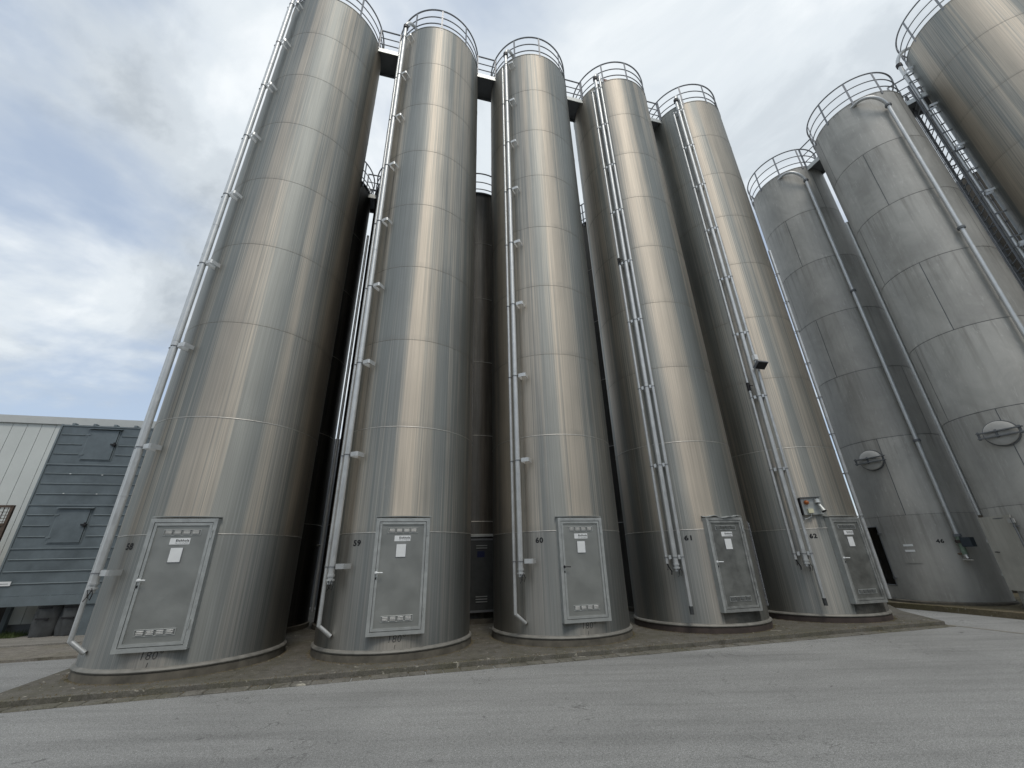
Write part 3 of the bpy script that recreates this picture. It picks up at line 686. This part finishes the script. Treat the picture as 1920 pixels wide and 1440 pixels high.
# ------------------------------------------------------------------ second row: weathered silos 46 and its neighbour
RC, HC, BZ = 1.3404, 16.34, 0.08
NC = 7; CH = (HC - BZ) / NC
def arc_panel(r, h, a0, a1, mat, th=0.014, gap=0.009):
    n = max(8, int((a1 - a0) / 3)); ga = math.degrees(gap / r)
    b = MB().lathe([(r - th, gap), (r, gap), (r, h - gap), (r - th, h - gap)], n, a0 + ga, a1 - ga, closed_prof=True); return b
def second_silo(c, label, number=None, open_leaf=False):
    s_ = thing('weathered_silo', label, 'silo', (c.x, c.y, BZ), RZ2, 'weathered silos of the right row')
    pm = {}
    for k in range(NC):
        off = (14 if k % 2 else -34) + (9 if number else 0) * ((k * 5) % 3 - 1)
        for j in range(3):
            a0, a1 = off + 120 * j, off + 120 * (j + 1)
            if k == 0:
                continue
            key = 'p'
            if key not in pm: pm[key] = arc_panel(RC, CH, 0, 120, MAT['weathered']).mesh('shell_panel', MAT['weathered'])
            o = link('shell_panel', pm[key], s_, (0, 0, CH * k)); o.rotation_euler = (0, 0, R_(a0))
    link('shell_course', course_mesh('shell_course', RC, CH, MAT['weathered'], opening=(-55, -15, 0.42, 2.06)), s_)
    lin = MB().lathe([(RC - 0.010, CH), (RC - 0.010, CH * NC - 0.02)], 96).build('inner_lining', MAT['deck'], s_)
    MB().lathe([(RC - 0.02, 0.0), (RC + 0.02, 0.06), (RC + 0.05, 0.03), (RC + 0.05, -0.06)], 96).build('plinth', MAT['plinth'], s_)
    roof(s_, RC, CH * NC, MAT['weathered'])
    guard_rail(s_, RC + 0.01, CH * NC, [-78 + 36 * q for q in range(10)], 1.02)
    # manhole with clamping beam
    mh = MB().lathe([(0.0, 0.125), (0.16, 0.118), (0.26, 0.10), (0.30, 0.075), (0.305, -0.03)], 40)
    man = mh.build('manhole_cover', MAT['weathered_disc'], s_); x, y = pol(10, RC + 0.02)
    man.matrix_local = Matrix.Translation((x, y, 4.02)) @ Matrix.Rotation(R_(10), 4, 'Z') @ Matrix.Rotation(R_(90), 4, 'X')
    for dy in (0.055, -0.075):
        bm_ = MB().box((-0.40, dy - 0.014, 0.12), (0.42, dy + 0.014, 0.19)); bm_.build('clamp_beam', MAT['deck'], man, smooth=False)
    for xx in (-0.37, -0.05, 0.36): MB().box((xx - 0.022, -0.11, 0.125), (xx + 0.022, 0.10, 0.15)).build('clamp_lug', MAT['deck'], man, smooth=False)
    MB().lathe([(0.309, -0.03), (0.325, -0.03), (0.325, 0.03), (0.309, 0.03)], 40, closed_prof=True).build('manhole_ring', MAT['deck'], man)
    # door frame and hinges round the opening
    fr = MB(); n = 14
    for z in (0.42, 2.06):
        fr.tube([(*pol(-55 + 40 * k / n, RC + 0.004), z) for k in range(n + 1)], 0.014, 6)
    for a in (-55, -15): fr.tube([(*pol(a, RC + 0.004), 0.42), (*pol(a, RC + 0.004), 2.06)], 0.014, 6)
    fr.build('door_frame', MAT['deck'], s_)
    for z in (1.85, 0.62):
        MB().box((-0.05, -0.035, -0.016), (0.05, 0.0, 0.016)).build('hinge', MAT['deck'], s_, smooth=False).matrix_local = Matrix.Translation((*pol(-13, RC + 0.015), z)) @ Matrix.Rotation(R_(-13), 4, 'Z')
    # filling pipe with flanged joints, bent over into the wall just under the rim
    pa = 59.5; r = RC + 0.13; x, y = pol(pa, r)
    mp = MB().tube([(x, y, 1.75), (x, y, 15.35)], 0.055, 14).build('filling_pipe', MAT['pipe'], s_)
    for z in (15.35, 9.9, 4.42, 1.72): MB().tube([(x, y, z - 0.035), (x, y, z + 0.035)], 0.088, 16).build('pipe_flange', MAT['deck'], mp)
    bend = [(x, y, 15.35)]
    for k in range(1, 15):
        u = k / 14; bend.append((*pol(pa - 33 * u ** 1.25, RC + 0.13 + 0.10 * math.sin(u * math.pi) - 0.17 * u ** 3), 15.35 + 0.62 * math.sin(min(1, u * 1.15) * math.pi / 2) + 0.10 * u))
    MB().tube(bend, 0.055, 14).build('pipe_bend', MAT['pipe'], mp)
    for z in (13.9, 11.3, 7.6, 3.3): MB().tube([(x, y, z), (*pol(pa + 3, RC), z)], 0.012, 6).build('stay', MAT['deck'], mp)
    # light downpipe on the left flank
    if not number:
        dp = vertical_pipe(s_, 'flank_pipe', -67, RC + 0.05, 0.048, 2.2, 12.6, joints=True)
    return s_
silo46 = second_silo(C6, 'weathered grey silo marked 46 with a dark open doorway', '46')
wrap_text('number', '46', 0.14, 44.5, 1.58, RC + 0.003, silo46, MAT['black'], 0.005, 0.17)
green = plain('green_paint', (0.16, 0.22, 0.17), 0.6, 0.3)
x, y = pol(59.5, RC + 0.13)
gv = MB().tube([(x, y, 1.72), (x, y, 1.22)], 0.06, 14).build('valve_pipe', green, silo46)
MB().tube([(x, y, 1.60), (x, y, 1.52)], 0.095, 14).build('valve_flange', MAT['plinth_red'], gv)
MB().box((x + 0.08, y - 0.12, 1.42), (x + 0.30, y + 0.06, 1.66)).build('valve_motor', plain('blue_black', (0.03, 0.04, 0.05), 0.5), gv, smooth=False)
MB().tube([(x - 0.42, y + 0.02, 1.26), (x + 0.05, y, 1.24)], 0.022, 8).build('cross_bar', plain('rusty_bar', (0.14, 0.10, 0.07), 0.8, 0.4), gv)
MB().tube([(x, y, 1.22), (x + 0.02, y - 0.01, 1.12)], [0.06, 0.065], 14).tube([(x - 0.06, y - 0.05, 1.10), (x + 0.16, y - 0.05, 1.09)], 0.02, 8).build('hose_coupling', MAT['bead'], gv)
pn = MB().lathe([(RC + 0.004, 1.02), (RC + 0.010, 1.02), (RC + 0.010, 1.68), (RC + 0.004, 1.68)], 8, 5, 22, closed_prof=True).build('inspection_panel', MAT['weathered'], silo46)
for z in (1.50, 1.35): MB().lathe([(RC + 0.012, z - 0.028), (RC + 0.016, z - 0.028), (RC + 0.016, z + 0.028), (RC + 0.012, z + 0.028)], 8, 9.5, 19, closed_prof=True).build('white_strip', MAT['white'], pn)
silo_n = second_silo(C7, 'weathered grey silo with its pale door ajar, right of silo 46')
# its door leaf, hinged on the right, standing ajar
hx, hy = pol(-14, RC + 0.03)
leaf = MB().box((-0.95, -0.02, 0.40), (0.0, 0.02, 2.12)).build('door', MAT['oldleaf'], silo_n, smooth=False)
leaf.matrix_local = Matrix.Translation((hx, hy, 0)) @ Matrix.Rotation(R_(-34.5 + 6), 4, 'Z')
MB().tube([(-0.80, -0.02, 1.28), (-0.80, -0.07, 1.28), (-0.68, -0.07, 1.275)], 0.012, 8).build('handle', MAT['black'], leaf)
for z in (1.98, 0.6): MB().box((-0.09, -0.04, z - 0.05), (0.10, -0.02, z + 0.05)).build('hinge', MAT['weathered_disc'], leaf, smooth=False)
MB().tube([(0.03, -0.03, 0.5), (0.03, -0.03, 2.05)], 0.018, 8).build('hinge_rod', MAT['deck'], leaf)
for z in (1.55, 0.75): MB().tube([(-1.0, 0.0, z), (-1.0, 0.06, z)], 0.04, 12).build('latch_roller', MAT['pipe'], leaf)

# right-hand stainless silo
s8 = thing('steel_silo', 'stainless silo cut by the upper right picture edge', 'silo', (C8.x, C8.y, 0), RZ2, 'stainless silos of the right row')
for c in range(9): link('shell_course', course_me, s8, (0, 0, 2.0 * c))
for c in range(1, 9): link('weld_seam', bead_thin_me, s8, (0, 0, 2.0 * c))
roof(s8, RA, HA, MAT['steel']); guard_rail(s8, RA - 0.01, HA, [-63 + 36 * q for q in range(10)])
link('base_flange', flange_me, s8); link('plinth', plinth_me, s8)
PA8 = -60.0; x, y = pol(PA8, RA + 0.20)
mp = vertical_pipe(s8, 'filling_pipe', PA8, RA + 0.20, 0.062, 1.27, HA + 0.05)
MB().tube([(x, y, HA - 0.02), (x, y, HA + 0.12)], 0.09, 16).build('rubber_collar', MAT['black'], mp)
swan_neck(s8, PA8, RA + 0.20, 0.062, HA + 0.10, RA)
for z in BR_Z:
    u = u_bracket(PA8 + 2.6, PA8 + 9.0, RA - 0.01, RA + 0.20, z).build('bracket', MAT['pipe'], s8)
    clamp(MB(), PA8, RA + 0.2, 0.062, z).build('pipe_clamp', MAT['rail'], u)

# bridges of the second row
q = (C6 + C7) / 2
bridge('dark walkway bridge from silo 46 to its weathered neighbour', (q.x, q.y, BZ), RZ2, (C7 - C6).length - 2 * 1.28, 0.80, HC - 0.2, 0, 'walkways of the right row')
dv = (C8 - C7); q = C7 + dv.normalized() * ((1.20 + dv.length - 1.30) / 2) + Vector((0.68, 0.73)) * 0.48
bridge('dark walkway bridge up to the right-hand stainless silo', (q.x, q.y, BZ), math.atan2(dv.y, dv.x), dv.length - 1.20 - 1.30, 0.80, HC - 0.1, 0, 'walkways of the right row')

# caged ladder behind the gap, fixed to the back of the weathered silo
az = R_(56.85); L0 = Vector((math.sin(az), math.cos(az))) * 17.75; dirv = (L0 - C7).normalized(); tn = Vector((-dirv.y, dirv.x))
ld = thing('caged_ladder', 'tall caged access ladder in the gap beside the right-hand silo', 'ladder', (L0.x, L0.y, 0), math.atan2(tn.y, tn.x))
# local X along the wall, local -Y outwards
for sx in (-0.22, 0.22): MB().box((sx - 0.022, -0.035, 0.3), (sx + 0.022, 0.035, 17.0)).build('stringer', MAT['rail'], ld, smooth=False)
rm = MB().tube([(-0.22, 0, 0), (0.22, 0, 0)], 0.016, 8).mesh('rung', MAT['rail'])
for k in range(58): link('rung', rm, ld, (0, 0, 0.5 + 0.28 * k))
hoop = []
for k in range(17):
    th = math.pi * (k / 16); hoop.append((-0.36 * math.cos(th), -0.70 * math.sin(th) ** 0.8))
hm = MB().band(hoop, -0.025, 0.025, 0.010).mesh('cage_hoop', MAT['rail'])
for k in range(17): link('cage_hoop', hm, ld, (0, 0, 2.6 + 0.9 * k))
for k in (0, 3, 6, 8, 10, 13, 16):
    x_, y_ = hoop[k]; MB().box((x_ - 0.016, y_ - 0.006, 2.6), (x_ + 0.016, y_ + 0.006, 17.0)).build('cage_strap', MAT['rail'], ld, smooth=False)
# dark silo standing behind that gap
az = R_(57.2); P9 = Vector((math.sin(az), math.cos(az))) * 23.2
s9 = thing('back_silo', 'dark silo far behind the caged ladder in the right gap', 'silo', (P9.x, P9.y, 0), RZ2)
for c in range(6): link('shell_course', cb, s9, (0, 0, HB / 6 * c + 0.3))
az = R_(47.35); P10 = Vector((math.sin(az), math.cos(az))) * 23.5
s10 = thing('back_silo', 'dark silo far behind the slit between the two weathered silos', 'silo', (P10.x, P10.y, 0), RZ2)
for c in range(6): link('shell_course', cb, s10, (0, 0, 1.96 * c)).scale = (0.8, 0.8, 1.96 / (HB / 6))
roof(s10, RB * 0.8, 1.96 * 6, MAT['steel_old'])
roof(s9, RB, HB + 0.3, MAT['steel_old']); guard_rail(s9, RB, HB + 0.3, [36 * q for q in range(10)], 1.05)

# ------------------------------------------------------------------ warehouse unseen behind the camera, added to darken the steel reflections
wh = thing('unseen_warehouse', 'long grey hall behind the camera, unseen, added to darken the silo reflections', 'building', W(4, 25), RZ1)
MAT['wh'] = plain('grey_cladding', (0.20, 0.205, 0.20), 0.6, 0.1, 0.8)
whp = MB().box((0.01, -0.1, 0.6), (2.99, 0.0, 11.6)).mesh('wall_panel', MAT['wh'], smooth=False)
for k in range(28): link('wall_panel', whp, wh, (-42 + 3 * k, 0, 0))
MB().box((-42, -14, GZ - 0.1), (42, -0.105, 11.5)).build('wall_core', MAT['rail'], wh, smooth=False)
MB().box((-42, -0.1, GZ - 0.1), (42, 0.02, 0.59)).build('wall_footing', MAT['apron'], wh, smooth=False)
MB().box((-42.2, -14.2, 11.62), (42.2, 0.15, 11.95)).build('roof', MAT['deck'], wh, smooth=False)
for x in (-30, -12, 6, 24): MB().box((x, 0.004, 0.0), (x + 4, 0.06, 4.5)).build('roller_door', MAT['deck'], wh, smooth=False)

# ------------------------------------------------------------------ left building
MAT['clad'] = plain('white_cladding', (0.60, 0.63, 0.61), 0.55, 0.05, 1.2)
MAT['trim'] = plain('cladding_trim', (0.52, 0.54, 0.53), 0.5, 0.06, 2)
MAT['blue'] = plain('blue_grey_sheet', (0.14, 0.17, 0.185), 0.42, 0.25, 1.6, 0.15)
MAT['blue_rib'] = plain('blue_grey_rib', (0.19, 0.225, 0.24), 0.42, 0.15, 2.0, 0.15)
TW = -5.25
bld = thing('industrial_building', 'white metal clad building behind the blue grey enclosure', 'building', W(0, 0), RZ1)
# building frame: local x = s, local y = -t
y0 = -TW
pw = 0.345; cm = MB().box((0.006, 0, 0.24), (pw - 0.006, 0.05, 5.56)); cm.v = [v for v in cm.v]
cme = cm.mesh('wall_panel', MAT['clad'], smooth=False)
for k in range(36):
    x = -14.2 + k * pw
    if -6.75 < x < -6.3:
        continue
    link('wall_panel', cme, bld, (x, y0, 0))
MB().box((-6.81, y0, 2.68), (-6.22, y0 + 0.05, 5.56)).build('wall_panel', MAT['clad'], bld, smooth=False)
MB().box((-14.3, y0 + 0.052, -0.1), (-1.7, y0 + 0.4, 5.7)).build('wall_core', MAT['rail'], bld, smooth=False)
MB().box((-14.3, y0 - 0.03, -0.1), (-6.85, y0 + 0.05, 0.235)).build('wall_footing', MAT['apron'], bld, smooth=False)
MB().box((-14.3, y0 - 0.06, 5.565), (-1.7, y0 + 0.3, 5.79)).build('fascia', MAT['trim'], bld, smooth=False)
MB().add([(-14.3, y0 + 0.1, 5.80), (-1.7, y0 + 0.1, 5.80), (-1.7, y0 + 14, 6.3), (-14.3, y0 + 14, 6.3), (-14.3, y0 + 0.1, 5.60), (-1.7, y0 + 0.1, 5.60), (-1.7, y0 + 14, 5.6), (-14.3, y0 + 14, 5.6)],
         [(0, 1, 2, 3), (4, 7, 6, 5), (0, 4, 5, 1), (1, 5, 6, 2), (2, 6, 7, 3), (3, 7, 4, 0)]).build('roof', MAT['trim'], bld, smooth=False)
MB().box((-1.68, y0 + 4.6, -0.1), (22, y0 + 14, 6.7)).build('rear_wing', MAT['rail'], bld, smooth=False)
dr = MB().box((-6.62, y0 - 0.002, 0.0), (-6.25, y0 + 0.051, 2.60)).build('doorway_shade', MAT['dark'], bld, smooth=False)  # near-black slab stands in for the shade inside the open doorway
MB().box((-6.80, y0 - 0.03, 0.0), (-6.62, y0 + 0.05, 2.68)).build('door_jamb', MAT['white'], dr, smooth=False)
MB().box((-6.62, y0 - 0.03, 2.60), (-6.2, y0 + 0.05, 2.68)).build('door_head', MAT['white'], dr, smooth=False)

enc = thing('loading_enclosure', 'blue grey ribbed sheet enclosure with two hatches left of silo 58', 'enclosure', W(0, 0), RZ1)
yb = 4.42; XL, XR = -6.22, -3.1
Zs = [0.925, 2.045, 3.13, 4.225, 5.34]
for k in range(4):
    MB().box((XL, yb, Zs[k] + 0.004), (XR, yb + 0.78, Zs[k + 1] - 0.004)).build('sheet_panel', MAT['blue'], enc, smooth=False)
    MB().box((XL - 0.004, yb - 0.022, Zs[k + 1] - 0.03), (XR + 0.004, yb - 0.001, Zs[k + 1] + 0.004)).build('panel_flange', MAT['blue_rib'], enc, smooth=False)
    for j in (1, 2, 3):
        z = Zs[k] + (Zs[k + 1] - Zs[k]) * j / 4
        spans = [(XL + 0.05, -5.60), (-4.72, XR)] if k in (1, 3) else [(XL + 0.05, XR)]
        for a, b_ in spans:
            rb = MB(); rb.add([(a, yb - 0.001, z - 0.022), (b_, yb - 0.001, z - 0.022), (b_, yb - 0.024, z), (a, yb - 0.024, z), (b_, yb - 0.001, z + 0.016), (a, yb - 0.001, z + 0.016)], [(0, 1, 2, 3), (3, 2, 4, 5), (0, 3, 5), (1, 4, 2)])
            rb.build('rib', MAT['blue_rib'], enc, smooth=False)
MB().box((XL - 0.03, yb - 0.02, 0.90), (XL + 0.012, yb + 0.78, 5.36)).build('corner_trim', MAT['blue_rib'], enc, smooth=False)
MB().box((XL, yb - 0.015, 0.70), (XR, yb + 0.01, 0.925)).build('lower_apron', MAT['blue'], enc, smooth=False)
for (za, zb) in ((4.36, 5.22), (2.165, 3.01)):
    h_ = MB().box((-5.50, yb - 0.035, za), (-4.81, yb - 0.0015, zb)).build('hatch', MAT['blue'], enc, smooth=False)
    for (p, q_) in (((-5.53, za - 0.03), (-4.78, za - 0.006)), ((-5.53, za), (-5.506, zb)), ((-4.804, za), (-4.78, zb))):
        MB().box((p[0], yb - 0.012, p[1]), (q_[0], yb - 0.001, q_[1])).build('hatch_frame', MAT['blue_rib'], h_, smooth=False)
    MB().add([(-5.56, yb, zb + 0.05), (-4.74, yb, zb + 0.05), (-4.74, yb - 0.09, zb + 0.015), (-5.56, yb - 0.09, zb + 0.015)], [(0, 1, 2, 3)]).build('hatch_hood', MAT['blue_rib'], h_, smooth=False, fix=False)
    MB().box((-4.90, yb - 0.075, za + 0.42), (-4.77, yb - 0.03, za + 0.46)).box((-4.84, yb - 0.06, za + 0.38), (-4.80, yb - 0.034, za + 0.50)).build('latch', MAT['black'], h_, smooth=False)
    for z in (za + 0.12, zb - 0.16): MB().box((-5.56, yb - 0.05, z), (-5.46, yb - 0.034, z + 0.03)).build('hinge', MAT['blue_rib'], h_, smooth=False)
for x in (-6.0, -5.5, -5.0, -4.5, -4.0): MB().box((x, yb - 0.03, 5.34), (x + 0.07, yb + 0.1, 5.40)).build('roof_clip', MAT['blue_rib'], enc, smooth=False)
for x, z in ((-5.60, 3.94), (-4.86, 3.92), (-5.58, 3.41), (-4.83, 3.40)): MB().box((x, yb - 0.03, z), (x + 0.035, yb - 0.022, z + 0.02)).build('white_fleck', MAT['white'], enc, smooth=False)
sg = MB().box((-6.6, yb - 0.03, 1.17), (-5.90, yb - 0.024, 1.27)).build('name_plate', MAT['white'], enc, smooth=False)
MB().box((-6.5, yb - 0.034, 1.21), (-5.95, yb - 0.030, 1.222)).build('plate_line', MAT['rail'], sg, smooth=False)
MB().box((-4.25, yb + 0.03, 0.0), (-3.35, yb + 0.70, 0.70)).build('leg_panel', MAT['blue'], enc, smooth=False)
for x in (-6.2, -3.4): MB().box((x, yb + 0.6, 0.0), (x + 0.1, yb + 0.7, 0.9)).build('support_leg', MAT['blue'], enc, smooth=False)
# rubber curtain flaps
for k, xc in enumerate((-5.02, -4.50)):
    n = 14; vs = []; fs = []
    for i in range(n + 1):
        th = math.pi * i / n; px = xc - 0.27 * math.cos(th); py = yb + 0.22 - 0.15 * math.sin(th)
        for j in range(7):
            z = 0.92 * j / 6; wv = 0.02 * math.sin(i * 1.3 + j * 1.1 + k)
            vs.append((px + wv * 0.6 + (0.03 if j == 0 else 0) * math.cos(th), py + wv, z + (0.02 * math.sin(i * 1.7) if j == 0 else 0)))
    for i in range(n):
        for j in range(6): fs.append((i * 7 + j, (i + 1) * 7 + j, (i + 1) * 7 + j + 1, i * 7 + j + 1))
    cf = thing('rubber_curtain', ('left' if k == 0 else 'right') + ' black rubber curtain flap hanging under the blue grey enclosure', 'curtain', W(0, 0), RZ1, 'rubber curtain flaps')
    MB().add(vs, fs).build('flap', MAT['rubber'], cf)
    for z in (0.62, 0.38): MB().box((xc - 0.16, yb + 0.055, z), (xc + 0.10, yb + 0.075, z + 0.035)).build('slot_strip', MAT['black'], cf, smooth=False)
MB().box((-5.30, yb + 0.5, 0.0), (-4.25, yb + 0.52, 0.92)).build('back_sheet', MAT['dark'], enc, smooth=False)

# rusty mesh container at the left edge
ct = thing('mesh_container', 'rusty brown mesh container at the left picture edge', 'container', W(0, 0), RZ1)
rust = plain('rusty_steel', (0.085, 0.06, 0.045), 0.8, 0.4, 8)
xr = -6.44; xl = -7.8
for x in (xl, xr): MB().box((x - 0.03, 4.25, 0.0), (x + 0.03, 4.31, 3.09)).build('corner_post', rust, ct, smooth=False)
for z in (0.1, 2.61, 3.06): MB().box((xl, 4.25, z - 0.03), (xr, 4.31, z + 0.03)).build('frame_rail', rust, ct, smooth=False)
MB().box((xl, 4.27, 0.1), (xr, 4.29, 2.59)).build('board', plain('brown_board', (0.10, 0.085, 0.065), 0.85, 0.4, 9), ct, smooth=False)
for k in range(16): MB().tube([(xl + 0.085 * k, 4.28, 2.61), (xl + 0.085 * k, 4.28, 3.06)], 0.007, 5).build('mesh_wire', rust, ct)
for k in range(5): MB().tube([(xl, 4.275, 2.68 + 0.08 * k), (xr, 4.275, 2.68 + 0.08 * k)], 0.007, 5).build('mesh_wire', rust, ct)

# grass tuft strip by the building footing
gm = NM('grass_blades'); gm.set(Base_Color=gm.mix(gm.ramp(gm.noise((6, 6, 6), 3), [(0.3, 0.0), (0.7, 1.0)]), (0.05, 0.075, 0.02), (0.10, 0.14, 0.04)), Roughness=0.7)
gb = MB(); rnd = random.Random(3)
for k in range(5200):
    s0 = rnd.uniform(-9.5, -5.55); t0 = rnd.uniform(-5.2, -4.62) ; p = Vector(W(s0, t0)); h = rnd.uniform(0.04, 0.16) * (0.6 + 0.6 * rnd.random()); a = rnd.uniform(0, 6.283); wd = 0.006
    dv_ = Vector((math.cos(a), math.sin(a), 0)); ln_ = Vector((rnd.uniform(-.05, .05), rnd.uniform(-.05, .05), h))
    gb.add([p - dv_ * wd, p + dv_ * wd, p + ln_], [(0, 1, 2)])
go = gb.build('grass', gm.m, smooth=False, fix=False); go['kind'] = 'stuff'; go['label'] = 'short green grass along the white building footing'; go['category'] = 'grass'

# little plants and crumbs along the slab edge
cr = MB()
def crumb(p, r_):
    cr.add([p + Vector((r_, 0, 0)), p + Vector((-r_, r_ * .6, 0)), p + Vector((-r_ * .5, -r_, 0)), p + Vector((0, 0, r_ * 1.2))], [(0, 1, 3), (1, 2, 3), (2, 0, 3)])
for k in range(4200):
    ki = rnd.randrange(5); a = rnd.uniform(-100, 100); q = pol(a, RA + 0.035 + abs(rnd.gauss(0, 0.03))); 
    crumb(Vector(W(ki * STEP + q[0], -q[1])), rnd.uniform(0.003, 0.011))
for k in range(2600):
    crumb(Vector(W(rnd.uniform(-1.6, 15.4), rnd.uniform(-1.2, 1.9))), rnd.uniform(0.003, 0.012))
for k in range(2600):
    s0 = rnd.uniform(-2.5, 15.2); t0 = 1.92 + rnd.gauss(0.0, 0.05); z = 0.0 if t0 < 1.92 else GZ + 0.01
    p = Vector(W(s0, t0, z)); r_ = rnd.uniform(0.004, 0.014)
    cr.add([p + Vector((r_, 0, 0)), p + Vector((-r_, r_ * .6, 0)), p + Vector((-r_ * .5, -r_, 0)), p + Vector((0, 0, r_ * 1.2))], [(0, 1, 3), (1, 2, 3), (2, 0, 3)])
co = cr.build('edge_crumbs', MAT['soil'], smooth=False, fix=False); co['kind'] = 'stuff'; co['label'] = 'soil crumbs and grit along the concrete slab edge'; co['category'] = 'grit'
